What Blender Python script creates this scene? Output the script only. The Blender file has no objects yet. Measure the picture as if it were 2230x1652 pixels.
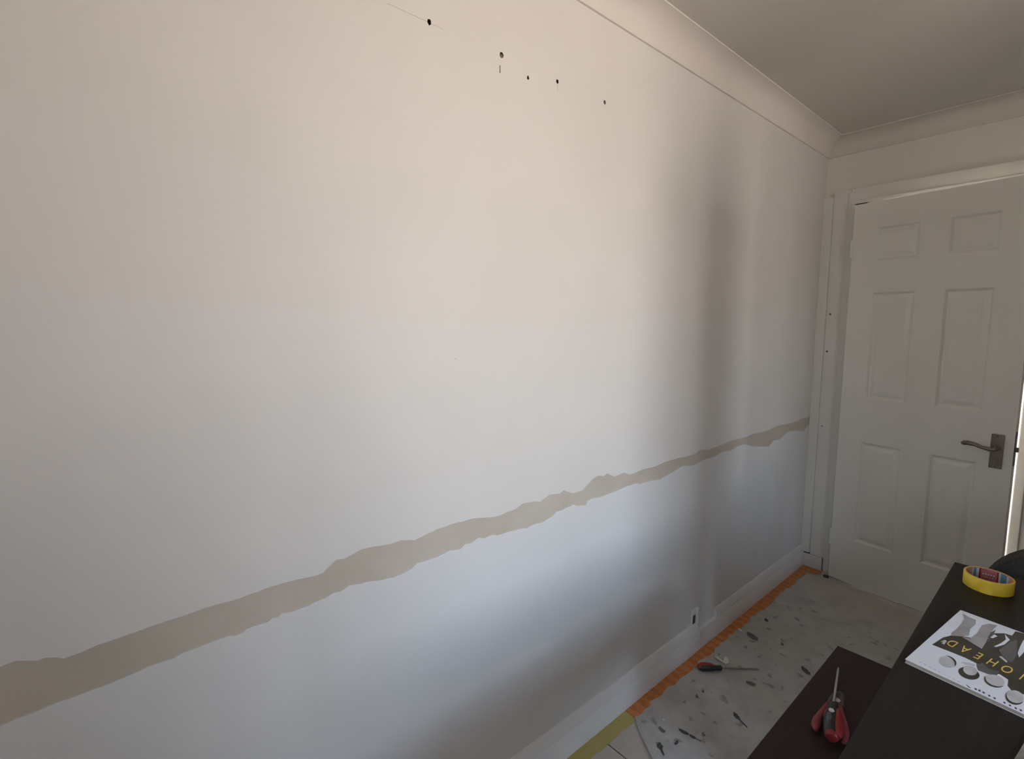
import bpy, bmesh, math, random
from mathutils import Vector, Matrix
random.seed(7)
scene = bpy.context.scene
col = scene.collection
PI = math.pi
# ------------------------------------------------------------------ camera
CAM = Vector((1.02375, 0.0, 1.4))
FPX, IW, IH = 1088.0, 2230, 1652
PITCH, ROLL, YAW = math.radians(6.18), math.radians(0.095), math.radians(49.213)
fw = Vector((-math.sin(YAW) * math.cos(PITCH), math.cos(YAW) * math.cos(PITCH), -math.sin(PITCH)))
rt = Vector((math.cos(YAW), math.sin(YAW), 0)); up = rt.cross(fw)
cr, sr = math.cos(ROLL), math.sin(ROLL)
AX, AY = rt * cr + up * sr, up * cr - rt * sr
cd = bpy.data.cameras.new('camera')
cd.sensor_fit = 'HORIZONTAL'; cd.sensor_width = 36.0; cd.lens = FPX / IW * 36.0
cd.clip_start = 0.02
cam = bpy.data.objects.new('camera', cd); col.objects.link(cam)
mx = Matrix.Identity(4)
for i in range(3):
    mx[i][0] = AX[i]; mx[i][1] = AY[i]; mx[i][2] = -fw[i]; mx[i][3] = CAM[i]
cam.matrix_world = mx
scene.camera = cam

# ------------------------------------------------------------------ sky, window light, exposure
ROOM_X, ROOM_Y0, ROOM_Y1, CEIL = 2.9, -2.3, 3.16, 2.39
WIN_Y0, WIN_Y1, WIN_Z0, WIN_Z1 = 0.44, 1.38, 0.95, 2.16
BW_X0, BW_X1, BW_Z0, BW_Z1 = 1.55, 1.95, 1.15, 2.0
world = bpy.data.worlds.new('daylight'); scene.world = world
world.use_nodes = True
nt = world.node_tree; nt.nodes.clear()
wo = nt.nodes.new('ShaderNodeOutputWorld'); bg = nt.nodes.new('ShaderNodeBackground')
tc = nt.nodes.new('ShaderNodeTexCoord'); sx = nt.nodes.new('ShaderNodeSeparateXYZ')
rp = nt.nodes.new('ShaderNodeValToRGB'); mr = nt.nodes.new('ShaderNodeMapRange')
mr.inputs[1].default_value = -1; mr.inputs[2].default_value = 1
nt.links.new(tc.outputs['Generated'], sx.inputs[0]); nt.links.new(sx.outputs[2], mr.inputs[0])
nt.links.new(mr.outputs[0], rp.inputs[0]); nt.links.new(rp.outputs[0], bg.inputs[0]); nt.links.new(bg.outputs[0], wo.inputs[0])
e = rp.color_ramp.elements
e[0].position = 0.0; e[0].color = (0.80, 0.68, 0.58, 1)          # sunlit paving and gardens below the horizon
e[1].position = 1.0; e[1].color = (0.42, 0.60, 0.95, 1)          # zenith
q = e.new(0.47); q.color = (0.95, 0.83, 0.73, 1)
q = e.new(0.53); q.color = (0.97, 0.95, 0.93, 1)
q = e.new(0.60); q.color = (0.80, 0.90, 1.0, 1)
q = e.new(0.70); q.color = (0.52, 0.72, 1.0, 1)
bg.inputs[1].default_value = 16.0
pl = bpy.data.lights.new('window_portal', 'AREA'); pl.shape = 'RECTANGLE'
pl.size = WIN_Z1 - WIN_Z0; pl.size_y = WIN_Y1 - WIN_Y0; pl.cycles.is_portal = True
po = bpy.data.objects.new('window_portal', pl); col.objects.link(po)
po.location = (ROOM_X + 0.1, (WIN_Y0 + WIN_Y1) / 2, (WIN_Z0 + WIN_Z1) / 2); po.rotation_euler = (0, PI / 2, 0)
p2 = bpy.data.lights.new('fill_window_portal', 'AREA'); p2.shape = 'RECTANGLE'
p2.size = BW_X1 - BW_X0; p2.size_y = BW_Z1 - BW_Z0; p2.cycles.is_portal = True
po2 = bpy.data.objects.new('fill_window_portal', p2); col.objects.link(po2)
po2.location = ((BW_X0 + BW_X1) / 2, ROOM_Y0 - 0.08, (BW_Z0 + BW_Z1) / 2); po2.rotation_euler = (PI / 2, 0, 0)
vs = scene.view_settings
vs.view_transform = 'Standard'; vs.look = 'None'; vs.gamma = 1.0; vs.use_curve_mapping = False
vs.exposure = 0.66

# ------------------------------------------------------------------ materials
def new_mat(name):
    m = bpy.data.materials.new(name); m.use_nodes = True
    return m, m.node_tree, m.node_tree.nodes['Principled BSDF']
def mat(name, c, rough=0.6, c2=None, scale=8.0, detail=4.0, bump=0.0, bscale=60.0, metal=0.0, lo=0.35, hi=0.65, stretch=None, spec=None):
    m, t, b = new_mat(name)
    b.inputs['Base Color'].default_value = (*c, 1); b.inputs['Roughness'].default_value = rough
    b.inputs['Metallic'].default_value = metal
    if spec is not None: b.inputs['Specular IOR Level'].default_value = spec
    co = t.nodes.new('ShaderNodeTexCoord'); mp = t.nodes.new('ShaderNodeMapping')
    t.links.new(co.outputs['Object'], mp.inputs[0])
    if stretch: mp.inputs['Scale'].default_value = stretch
    if c2:
        n = t.nodes.new('ShaderNodeTexNoise'); n.inputs['Scale'].default_value = scale; n.inputs['Detail'].default_value = detail
        r = t.nodes.new('ShaderNodeValToRGB')
        r.color_ramp.elements[0].position = lo; r.color_ramp.elements[0].color = (*c, 1)
        r.color_ramp.elements[1].position = hi; r.color_ramp.elements[1].color = (*c2, 1)
        t.links.new(mp.outputs[0], n.inputs['Vector']); t.links.new(n.outputs['Fac'], r.inputs[0])
        t.links.new(r.outputs[0], b.inputs['Base Color'])
    if bump:
        n2 = t.nodes.new('ShaderNodeTexNoise'); n2.inputs['Scale'].default_value = bscale; n2.inputs['Detail'].default_value = 5
        bp = t.nodes.new('ShaderNodeBump'); bp.inputs['Strength'].default_value = bump; bp.inputs['Distance'].default_value = 0.004
        t.links.new(mp.outputs[0], n2.inputs['Vector']); t.links.new(n2.outputs['Fac'], bp.inputs['Height']); t.links.new(bp.outputs[0], b.inputs['Normal'])
    return m
M = {}
M['paint'] = mat('wall_paint', (0.735, 0.715, 0.69), 0.62, (0.765, 0.745, 0.72), 2.5, 3, 0.10, 90)
M['paint_low'] = mat('wall_paint_sky_tint', (0.73, 0.735, 0.735), 0.6, (0.76, 0.765, 0.765), 2.5, 3, 0.10, 90)  # same wall paint, with bluish sky light put into its colour
M['plaster'] = mat('bare_lining_paper', (0.53, 0.475, 0.395), 0.85, (0.59, 0.53, 0.455), 6, 5, 0.2, 70)
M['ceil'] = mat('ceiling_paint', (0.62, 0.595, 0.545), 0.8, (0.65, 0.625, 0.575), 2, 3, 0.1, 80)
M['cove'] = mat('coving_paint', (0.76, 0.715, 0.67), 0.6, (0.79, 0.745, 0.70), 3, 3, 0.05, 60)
M['gloss'] = mat('white_gloss', (0.79, 0.79, 0.785), 0.32, (0.82, 0.82, 0.815), 5, 4, 0.06, 40)
M['frame'] = mat('frame_paint', (0.70, 0.69, 0.65), 0.4, (0.73, 0.72, 0.68), 4, 3, 0.05, 40)
M['door'] = mat('door_paint', (0.76, 0.755, 0.70), 0.42, (0.79, 0.78, 0.725), 3, 3, 0.05, 50)
M['wallother'] = mat('room_paint', (0.74, 0.70, 0.65), 0.75, (0.77, 0.73, 0.68), 2.5, 3, 0.08, 90)
M['tile'] = mat('floor_tile', (0.47, 0.425, 0.38), 0.5, (0.53, 0.48, 0.43), 9, 6, 0.08, 60)
M['grout'] = mat('joint_dark', (0.07, 0.055, 0.045), 0.9, (0.10, 0.08, 0.065), 30, 3)
M['table'] = mat('dark_wood', (0.011, 0.0085, 0.0072), 0.5, (0.017, 0.013, 0.011), 6, 6, 0.06, 60, stretch=(14, 1, 14), spec=0.3)
M['table2'] = mat('dark_red_wood', (0.018, 0.0085, 0.0085), 0.5, (0.027, 0.0125, 0.012), 6, 6, 0.06, 60, stretch=(14, 1, 14), spec=0.3)
M['red'] = mat('red_grip', (0.25, 0.02, 0.025), 0.45, (0.30, 0.03, 0.035), 20, 3)
M['redmuted'] = mat('worn_red_grip', (0.19, 0.03, 0.035), 0.5, (0.25, 0.04, 0.045), 30, 3)
M['black'] = mat('black_plastic', (0.012, 0.012, 0.014), 0.4, (0.02, 0.02, 0.022), 20, 3)
M['greyp'] = mat('blue_grey_plastic', (0.055, 0.07, 0.085), 0.4, (0.07, 0.085, 0.10), 20, 3)
M['steel'] = mat('steel', (0.55, 0.53, 0.50), 0.3, (0.62, 0.60, 0.57), 40, 3, metal=1.0)
M['dullsteel'] = mat('dull_steel', (0.30, 0.26, 0.22), 0.5, (0.36, 0.32, 0.28), 40, 3, metal=0.9)
M['darksteel'] = mat('dark_steel', (0.10, 0.085, 0.085), 0.45, (0.14, 0.12, 0.12), 40, 3, metal=0.8)
M['brass'] = mat('tarnished_handle', (0.20, 0.165, 0.14), 0.42, (0.26, 0.22, 0.185), 30, 3, metal=0.7)
M['yellow'] = mat('yellow_tape', (0.86, 0.66, 0.06), 0.5, (0.90, 0.70, 0.08), 40, 2)
M['core'] = mat('cardboard_core', (0.62, 0.36, 0.27), 0.8, (0.66, 0.40, 0.30), 40, 3)
M['corered'] = mat('core_print_red', (0.46, 0.14, 0.17), 0.7, (0.52, 0.20, 0.23), 60, 3)
M['coredark'] = mat('core_print_dark_red', (0.22, 0.02, 0.05), 0.7, (0.26, 0.03, 0.07), 40, 3)
M['coreblue'] = mat('core_print_blue', (0.10, 0.28, 0.44), 0.7, (0.12, 0.32, 0.50), 40, 3)
M['corepale'] = mat('core_print_pale', (0.62, 0.66, 0.70), 0.7, (0.66, 0.70, 0.74), 40, 3)
M['paperwhite'] = mat('cover_white', (0.66, 0.70, 0.76), 0.35, (0.69, 0.73, 0.79), 10, 2)
M['pages'] = mat('page_edges', (0.60, 0.58, 0.55), 0.7, (0.66, 0.64, 0.60), 200, 2)
M['inkblack'] = mat('cover_black', (0.030, 0.027, 0.022), 0.35, (0.05, 0.045, 0.038), 30, 3)
M['inkdark'] = mat('cover_dark_grey', (0.085, 0.085, 0.08), 0.35, (0.13, 0.13, 0.125), 25, 3)
M['inkgrey'] = mat('cover_grey', (0.24, 0.23, 0.235), 0.35, (0.38, 0.37, 0.375), 22, 4, lo=0.3, hi=0.7)
M['inklight'] = mat('cover_light_grey', (0.42, 0.42, 0.43), 0.35, (0.56, 0.57, 0.58), 30, 3)
M['gold'] = mat('cover_gold', (0.62, 0.43, 0.08), 0.4, (0.72, 0.52, 0.12), 60, 2)
M['sofa'] = mat('charcoal_fabric', (0.030, 0.029, 0.030), 0.9, (0.045, 0.043, 0.044), 120, 3, 0.3, 250)
M['flake'] = mat('dark_flake', (0.055, 0.058, 0.052), 0.7, (0.085, 0.085, 0.078), 60, 3)
M['flakegrey'] = mat('grey_flake', (0.13, 0.13, 0.12), 0.7, (0.17, 0.165, 0.15), 60, 3)
M['flakewhite'] = mat('white_flake', (0.72, 0.68, 0.64), 0.7, (0.76, 0.72, 0.68), 60, 3)
M['rag'] = mat('grey_rag', (0.22, 0.23, 0.22), 0.95, (0.28, 0.29, 0.28), 60, 3, 0.3, 200)
M['carpet'] = mat('rolled_carpet', (0.20, 0.16, 0.13), 0.95, (0.26, 0.21, 0.17), 80, 4, 0.4, 300)
M['card'] = mat('cardboard', (0.42, 0.29, 0.18), 0.85, (0.47, 0.33, 0.21), 12, 4)
M['upvc'] = mat('window_plastic', (0.80, 0.80, 0.79), 0.35, (0.83, 0.83, 0.82), 5, 2)
M['plug'] = mat('wall_plug_plastic', (0.13, 0.085, 0.07), 0.6, (0.20, 0.14, 0.115), 60, 2)
M['pencil'] = mat('pencil_mark', (0.50, 0.47, 0.43), 0.8, (0.60, 0.56, 0.52), 80, 3)
M['holedark'] = mat('hole_shade_lining', (0.05, 0.035, 0.028), 0.9, (0.07, 0.05, 0.04), 80, 2)  # hole insides coloured dark to stand in for their shade

# orange tape with a row of darker printed scallops
m, t, b = new_mat('orange_tape'); M['orange'] = m
b.inputs['Roughness'].default_value = 0.5
co = t.nodes.new('ShaderNodeTexCoord'); wv = t.nodes.new('ShaderNodeTexWave'); r = t.nodes.new('ShaderNodeValToRGB')
wv.bands_direction = 'Y'; wv.inputs['Scale'].default_value = 7.0; wv.inputs['Distortion'].default_value = 5.0; wv.inputs['Detail'].default_value = 3; wv.inputs['Detail Scale'].default_value = 9
r.color_ramp.elements[0].position = 0.35; r.color_ramp.elements[0].color = (0.50, 0.17, 0.045, 1)
r.color_ramp.elements[1].position = 0.6; r.color_ramp.elements[1].color = (0.60, 0.23, 0.07, 1)
t.links.new(co.outputs['Object'], wv.inputs['Vector']); t.links.new(wv.outputs['Fac'], r.inputs[0]); t.links.new(r.outputs[0], b.inputs['Base Color'])
M['yellowfloor'] = mat('yellow_floor_tape', (0.42, 0.36, 0.10), 0.55, (0.47, 0.39, 0.15), 12, 4)

# milky plastic dust sheet, dusty and stained
m, t, b = new_mat('plastic_dust_sheet'); M['sheet'] = m
b.inputs['Roughness'].default_value = 0.42
co = t.nodes.new('ShaderNodeTexCoord')
n1 = t.nodes.new('ShaderNodeTexNoise'); n1.inputs['Scale'].default_value = 9; n1.inputs['Detail'].default_value = 7; n1.inputs['Roughness'].default_value = 0.65
r1 = t.nodes.new('ShaderNodeValToRGB')
r1.color_ramp.elements[0].position = 0.3; r1.color_ramp.elements[0].color = (0.45, 0.435, 0.405, 1)
r1.color_ramp.elements[1].position = 0.7; r1.color_ramp.elements[1].color = (0.64, 0.625, 0.59, 1)
vo = t.nodes.new('ShaderNodeTexVoronoi'); vo.inputs['Scale'].default_value = 17; vo.inputs['Randomness'].default_value = 1
n3 = t.nodes.new('ShaderNodeTexNoise'); n3.inputs['Scale'].default_value = 14; n3.inputs['Detail'].default_value = 3
ad = t.nodes.new('ShaderNodeMixRGB'); ad.blend_type = 'ADD'; ad.inputs[0].default_value = 0.10
t.links.new(co.outputs['Object'], ad.inputs[1]); t.links.new(n3.outputs['Color'], ad.inputs[2]); t.links.new(co.outputs['Object'], n3.inputs['Vector'])
t.links.new(ad.outputs[0], vo.inputs['Vector'])
r2 = t.nodes.new('ShaderNodeValToRGB')
r2.color_ramp.elements[0].position = 0.12; r2.color_ramp.elements[0].color = (0.62, 0.63, 0.62, 1)
r2.color_ramp.elements[1].position = 0.24; r2.color_ramp.elements[1].color = (1, 1, 1, 1)
mm = t.nodes.new('ShaderNodeMixRGB'); mm.blend_type = 'MULTIPLY'; mm.inputs[0].default_value = 1
t.links.new(co.outputs['Object'], n1.inputs['Vector']); t.links.new(n1.outputs['Fac'], r1.inputs[0]); t.links.new(vo.outputs['Distance'], r2.inputs[0])
t.links.new(r1.outputs[0], mm.inputs[1]); t.links.new(r2.outputs[0], mm.inputs[2]); t.links.new(mm.outputs[0], b.inputs['Base Color'])
b.inputs['Alpha'].default_value = 0.82
# window glass
m, t, b = new_mat('window_glass'); M['glass'] = m
tr = t.nodes.new('ShaderNodeBsdfTransparent'); gl = t.nodes.new('ShaderNodeBsdfGlossy'); mxs = t.nodes.new('ShaderNodeMixShader')
gl.inputs['Roughness'].default_value = 0.02; mxs.inputs[0].default_value = 0.06
t.links.new(tr.outputs[0], mxs.inputs[1]); t.links.new(gl.outputs[0], mxs.inputs[2])
t.links.new(mxs.outputs[0], t.nodes['Material Output'].inputs[0]); t.nodes.remove(b)
# lamp globe
m, t, b = new_mat('lamp_glow'); M['glow'] = m
b.inputs['Emission Color'].default_value = (1.0, 0.90, 0.62, 1); b.inputs['Emission Strength'].default_value = 3.0

# ------------------------------------------------------------------ mesh helpers
class MB:
    def __init__(s): s.bm = bmesh.new()
    def box(s, x0, x1, y0, y1, z0, z1, bev=0.0, seg=2):
        r = bmesh.ops.create_cube(s.bm, size=1.0); v = r['verts']
        for p in v: p.co = Vector((x0 if p.co.x < 0 else x1, y0 if p.co.y < 0 else y1, z0 if p.co.z < 0 else z1))
        if bev:
            es = list({e for p in v for e in p.link_edges})
            bmesh.ops.bevel(s.bm, geom=es, offset=bev, segments=seg, affect='EDGES', profile=0.6)
        return s
    def poly(s, pts, h, axis='z', base=0.0):
        """prism of a 2-D outline, pushed h along an axis"""
        def P(a, b, c): return {'z': (a, b, c), 'x': (c, a, b), 'y': (a, c, b)}[axis]
        lo = [s.bm.verts.new(P(a, b, base)) for a, b in pts]; hi = [s.bm.verts.new(P(a, b, base + h)) for a, b in pts]
        n = len(pts)
        s.bm.faces.new(lo[::-1]); s.bm.faces.new(hi)
        for i in range(n): s.bm.faces.new((lo[i], lo[(i + 1) % n], hi[(i + 1) % n], hi[i]))
        return s
    def tube(s, pts, rad, n=12, cap=True, flat=1.0, upv=Vector((0, 0, 1))):
        """rings swept along a path, rad per point, flat squashes along upv"""
        pts = [Vector(p) for p in pts]
        rad = [rad] * len(pts) if isinstance(rad, (int, float)) else rad
        rings = []
        for i, p in enumerate(pts):
            d = (pts[min(i + 1, len(pts) - 1)] - pts[max(i - 1, 0)]).normalized()
            a = d.cross(upv)
            if a.length < 1e-4: a = d.cross(Vector((1, 0, 0)))
            a.normalize(); c = a.cross(d).normalized()
            rings.append([s.bm.verts.new(p + (a * math.cos(2 * PI * k / n) + c * math.sin(2 * PI * k / n) * flat) * rad[i]) for k in range(n)])
        for i in range(len(rings) - 1):
            for k in range(n): s.bm.faces.new((rings[i][k], rings[i][(k + 1) % n], rings[i + 1][(k + 1) % n], rings[i + 1][k]))
        if cap: s.bm.faces.new(rings[0][::-1]); s.bm.faces.new(rings[-1])
        return s
    def lathe(s, prof, n=32, c=(0, 0, 0), a0=0.0, a1=2 * PI):
        full = abs(a1 - a0 - 2 * PI) < 1e-6; m_ = n if full else n + 1
        rings = [[s.bm.verts.new((c[0] + r * math.cos(a0 + (a1 - a0) * k / n), c[1] + r * math.sin(a0 + (a1 - a0) * k / n), c[2] + z)) for k in range(m_)] for r, z in prof]
        for i in range(len(prof) - 1):
            for k in range(n):
                k2 = (k + 1) % m_
                s.bm.faces.new((rings[i][k], rings[i][k2], rings[i + 1][k2], rings[i + 1][k]))
        return s
    def build(s, name, m, parent=None, smooth=False, loc=None):
        bmesh.ops.recalc_face_normals(s.bm, faces=s.bm.faces)
        if loc is not None:
            for v in s.bm.verts: v.co -= Vector(loc)
        me = bpy.data.meshes.new(name); s.bm.to_mesh(me); s.bm.free()
        me.materials.append(M[m] if isinstance(m, str) else m)
        if smooth:
            for p in me.polygons: p.use_smooth = True
            try: me.set_sharp_from_angle(angle=math.radians(40))
            except Exception: pass
        o = bpy.data.objects.new(name, me); col.objects.link(o)
        if parent is not None: o.parent = parent
        if loc is not None: o.location = loc
        return o
def tag(o, label=None, cat=None, group=None, kind=None):
    if label: o['label'] = label
    if cat: o['category'] = cat
    if group: o['group'] = group
    if kind: o['kind'] = kind
    return o
def empty(name, loc, rz=0.0):
    o = bpy.data.objects.new(name, None); col.objects.link(o); o.location = loc; o.rotation_euler = (0, 0, rz); o.empty_display_size = 0.1
    return o
def struct(o, label, cat): return tag(o, label, cat, kind='structure')
def px_ray(u, v): return AX * ((u - IW / 2) / FPX) - AY * ((v - IH / 2) / FPX) + fw
def on_plane(u, v, axis, val):
    d = px_ray(u, v); t_ = (val - CAM[axis]) / d[axis]; return CAM + d * t_

# ------------------------------------------------------------------ left wall with its torn wallpaper border
TOP = [(0,1451.7),(34,1438.3),(82.5,1437.8),(97,1432),(124,1430.8),(138,1433.5),(174,1421),(215,1403),(281.6,1380),(340,1360),(400,1340.8),(444.8,1323.8),(504,1307.6),(561.4,1287.9),(597,1275),(649,1261),(690.6,1252),(703,1247),(731.8,1218.8),(749.8,1216),(789.7,1195),(822,1188.8),(852.5,1183.4),(874,1176),(902.7,1176),(917,1169),(953,1151),(997.8,1136.8),(1037,1127.8),(1076.7,1125),(1098.4,1117.5),(1123.5,1107.6),(1138,1096.5),(1161,1091.8),(1176.5,1091.8),(1197,1076),(1218.6,1074.4),(1227.6,1067),(1246.4,1073.9),(1269.7,1066.7),(1290,1043),(1303,1035),(1313.7,1036.8),(1321.7,1030.9),(1338.8,1037.7),(1358.5,1028.7),(1373,1033),(1400,1021.7),(1427,1015.4),(1448,1005.6),(1475,997.5),(1495,993.9),(1514.8,987.6),(1522,979.6),(1543.5,978.7),(1566.8,969.7),(1593.7,958.9),(1620.6,952.6),(1638.6,944.6),(1669,938.3),(1690.6,927.5),(1726.5,920.4),(1748,910.5),(1764,906.5)]
LOW = [(0,1580.9),(35.9,1565.7),(77,1550.4),(107.6,1537),(179.4,1511),(265.5,1477.8),(322.9,1451.7),(351.6,1441.9),(376.7,1433.8),(400,1421),(443,1405.4),(504,1383),(511,1384.8),(529,1377.6),(536,1369.5),(583,1354.3),(593.7,1345.7),(606,1343.5),(613.5,1335.4),(636.8,1331.8),(672.6,1318.4),(708.5,1302),(728,1289.7),(740.8,1287.9),(762,1274.4),(788,1270.4),(796.9,1266.8),(822,1264),(856,1257),(883,1246),(897,1238),(909,1225.6),(924,1222),(951,1213),(979.8,1197.8),(1003,1195),(1012,1185),(1028,1181.6),(1040.8,1170.9),(1055,1171.7),(1073,1164),(1082,1165),(1103.8,1158.7),(1138,1149.8),(1146.9,1150),(1159.4,1142.6),(1179,1138),(1198.9,1126.5),(1213,1113),(1222,1111),(1249,1098),(1256,1101),(1276,1099.6),(1279.6,1090.6),(1288.6,1085.7),(1306.5,1082.5),(1329.8,1073.5),(1364,1059),(1383.6,1052.4),(1394,1053.3),(1417.7,1045.7),(1439,1043),(1470,1024.4),(1486,1014.5),(1513,1012.7),(1536,1000),(1554,994.8),(1575.8,983),(1590,982),(1609.9,969.7),(1624,967),(1642,972.4),(1674.4,972.4),(1685,959),(1699.6,956),(1717.5,939),(1739,937),(1750.7,939),(1762,923)]
def torn(pts, zleft):
    w = [(p.y, p.z) for p in (on_plane(u, v, 0, 0.0) for u, v in pts)]
    y, pre = w[0][0], []
    while y > ROOM_Y0 + 0.1:
        y -= random.uniform(0.05, 0.12); pre.append((max(y, ROOM_Y0), zleft + random.uniform(-0.012, 0.012)))
    pre.append((ROOM_Y0, zleft))
    base = pre[::-1] + w + [(ROOM_Y1, w[-1][1] + 0.004)]
    out = []
    for i in range(len(base) - 1):
        a, b_ = base[i], base[i + 1]; out.append(a)
        k = int((b_[0] - a[0]) / 0.012)
        for j in range(1, k):
            f_ = j / k; out.append((a[0] + (b_[0] - a[0]) * f_, a[1] + (b_[1] - a[1]) * f_ + random.uniform(-0.0010, 0.0010)))
    out.append(base[-1])
    res = [out[0]]
    for p in out[1:]:
        if p[0] > res[-1][0] + 0.0004: res.append(p)
    return res
UPPER, LOWER = torn(TOP, 0.905), torn(LOW, 0.80)
LAY = 0.0022
wall = MB().box(-0.16, -LAY, ROOM_Y0, ROOM_Y1, 0, CEIL).build('wall_left', 'plaster', loc=(-0.08, 0.4, 0))
struct(wall, 'long pale wall with a torn beige border strip and drilled holes', 'wall')
def layer(name, m, line, zedge):
    """a skin of paper: quads between the torn edge and a straight edge, with thickness"""
    bm = bmesh.new(); n = len(line)
    rows = []
    for x in (-LAY, 0.0):
        rows.append(([bm.verts.new((x, y, z)) for y, z in line], [bm.verts.new((x, y, zedge)) for y, z in line]))
    (a0, b0), (a1, b1) = rows
    for i in range(n - 1):
        for f_ in ((a1[i], a1[i + 1], b1[i + 1], b1[i]), (a0[i], b0[i], b0[i + 1], a0[i + 1]), (a0[i], a0[i + 1], a1[i + 1], a1[i]), (b0[i], b1[i], b1[i + 1], b0[i + 1])):
            bm.faces.new(f_)
    for i in (0, n - 1): bm.faces.new((a0[i], a1[i], b1[i], b0[i]))
    mb = MB.__new__(MB); mb.bm = bm
    for v in bm.verts: v.co -= wall.location
    return mb.build(name, m, wall)
pu = layer('wallpaper', 'paint', UPPER, CEIL); pu['label'] = 'painted paper above the torn border'
plw = layer('wallpaper', 'paint_low', LOWER, 0.0); plw['label'] = 'painted paper below the torn border'
# drilled holes: (y, z, radius y, radius z)
HOLES = [(0.638, 2.071, 0.0052, 0.0062), (0.847, 2.071, 0.0066, 0.0068), (0.937, 2.045, 0.0035, 0.0052), (1.047, 2.069, 0.0048, 0.0056), (1.252, 2.071, 0.0050, 0.0056)]
cut = MB()
for y, z, ry, rz_ in HOLES:
    cut.poly([(y + ry * math.cos(a) * random.uniform(0.85, 1.15), z + rz_ * math.sin(a) * random.uniform(0.85, 1.15)) for a in [2 * PI * k / 14 for k in range(14)]], 0.06, 'x', -0.05)
cut.poly([(0.8406, 2.0275), (0.8431, 2.0275), (0.8429, 2.0455), (0.8409, 2.0455)], 0.03, 'x', -0.02)
cut.poly([(0.6985, 1.3172), (0.7, 1.3172), (0.7, 1.3187), (0.6985, 1.3187)], 0.02, 'x', -0.012)
cutter = cut.build('hole_cutter', 'holedark')
bpy.context.view_layer.update()
for o in (wall, pu):
    md = o.modifiers.new('holes', 'BOOLEAN'); md.operation = 'DIFFERENCE'; md.object = cutter; md.solver = 'EXACT'; md.material_mode = 'TRANSFER'
dg = bpy.context.evaluated_depsgraph_get()
for o in (wall, pu):
    me = bpy.data.meshes.new_from_object(o.evaluated_get(dg)); o.modifiers.clear(); o.data = me
bpy.data.objects.remove(cutter, do_unlink=True)
def wpart(mb, name, m, **k):
    for v in mb.bm.verts: v.co -= wall.location
    return mb.build(name, m, wall, **k)
# broken plug ends in two of the holes and a pencil line along them
wpart(MB().tube([(-0.03, 0.8485, 2.0705), (-0.002, 0.8485, 2.0705)], 0.0046, 10), 'wall_plug', 'plug')
wpart(MB().tube([(-0.03, 1.2548, 2.0722), (-0.001, 1.2548, 2.0722)], 0.0030, 10), 'wall_plug', 'flakegrey')
wpart(MB().box(0, 0.0003, 0.535, 0.632, 2.0693, 2.0705), 'pencil_line', 'pencil')
wpart(MB().box(0, 0.0003, 0.645, 0.675, 2.0688, 2.0696), 'pencil_line', 'pencil')
wpart(MB().box(0, 0.0003, 1.0465, 1.0478, 2.045, 2.062), 'pencil_line', 'pencil')

# ------------------------------------------------------------------ rest of the shell
FL = empty('floor', (0, 0, 0)); struct(FL, 'dusty beige tiled floor seen beyond the dust sheet', 'floor')
MB().box(-0.2, ROOM_X + 0.1, ROOM_Y0, ROOM_Y1 + 0.15, -0.05, -0.004).build('joint_bed', 'grout', FL)
def tiles(xs, ys):
    cache = {}
    for x0, x1 in xs:
        for y0, y1 in ys:
            key = (round(x1 - x0, 3), round(y1 - y0, 3))
            if key not in cache:
                o = MB().box(0.0012, x1 - x0 - 0.0012, 0.0022, y1 - y0 - 0.0022, -0.012, 0.0, 0.0012, 1).build('tile', 'tile', FL); cache[key] = o
            else:
                o = cache[key].copy(); col.objects.link(o); o.parent = FL
            o.location = (x0, y0, 0)
yb = [ROOM_Y0] + [1.2525 + 0.6 * k for k in range(-5, 4)] + [ROOM_Y1 + 0.02]
xb = [0.0, 0.6, 1.2, 1.8, 2.4, ROOM_X]
tiles(list(zip(xb[:-1], xb[1:])), list(zip(yb[:-1], yb[1:])))
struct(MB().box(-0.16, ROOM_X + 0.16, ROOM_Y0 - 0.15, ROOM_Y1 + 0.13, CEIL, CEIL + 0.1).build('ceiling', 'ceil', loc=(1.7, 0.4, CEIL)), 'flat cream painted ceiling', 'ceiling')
struct(MB().box(-0.16, BW_X0, ROOM_Y0 - 0.15, ROOM_Y0, 0, CEIL).box(BW_X1, ROOM_X + 0.16, ROOM_Y0 - 0.15, ROOM_Y0, 0, CEIL).box(BW_X0, BW_X1, ROOM_Y0 - 0.15, ROOM_Y0, 0, BW_Z0).box(BW_X0, BW_X1, ROOM_Y0 - 0.15, ROOM_Y0, BW_Z1, CEIL).build('wall_back', 'wallother', loc=(1.7, ROOM_Y0, 0)), 'plain wall behind the camera', 'wall')
DX0, DX1, DZ = 0.130, 0.885, 2.055
w = MB().box(0, DX0, ROOM_Y1, ROOM_Y1 + 0.12, 0, CEIL).box(DX1, ROOM_X, ROOM_Y1, ROOM_Y1 + 0.12, 0, CEIL).box(DX0, DX1, ROOM_Y1, ROOM_Y1 + 0.12, DZ, CEIL)
struct(w.build('wall_end', 'wallother', loc=(1.7, ROOM_Y1, 0)), 'shaded end wall around the panelled door', 'wall')
w = MB().box(ROOM_X, ROOM_X + 0.2, ROOM_Y0, WIN_Y0, 0, CEIL).box(ROOM_X, ROOM_X + 0.2, WIN_Y1, ROOM_Y1, 0, CEIL).box(ROOM_X, ROOM_X + 0.2, WIN_Y0, WIN_Y1, 0, WIN_Z0).box(ROOM_X, ROOM_X + 0.2, WIN_Y0, WIN_Y1, WIN_Z1, CEIL)
struct(w.build('wall_right', 'wallother', loc=(ROOM_X, 0.4, 0)), 'wall with the window opposite the torn border', 'wall')
wn = empty('window_1', (ROOM_X + 0.12, (WIN_Y0 + WIN_Y1) / 2, WIN_Z0)); struct(wn, 'white framed window lighting the room', 'window')
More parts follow.
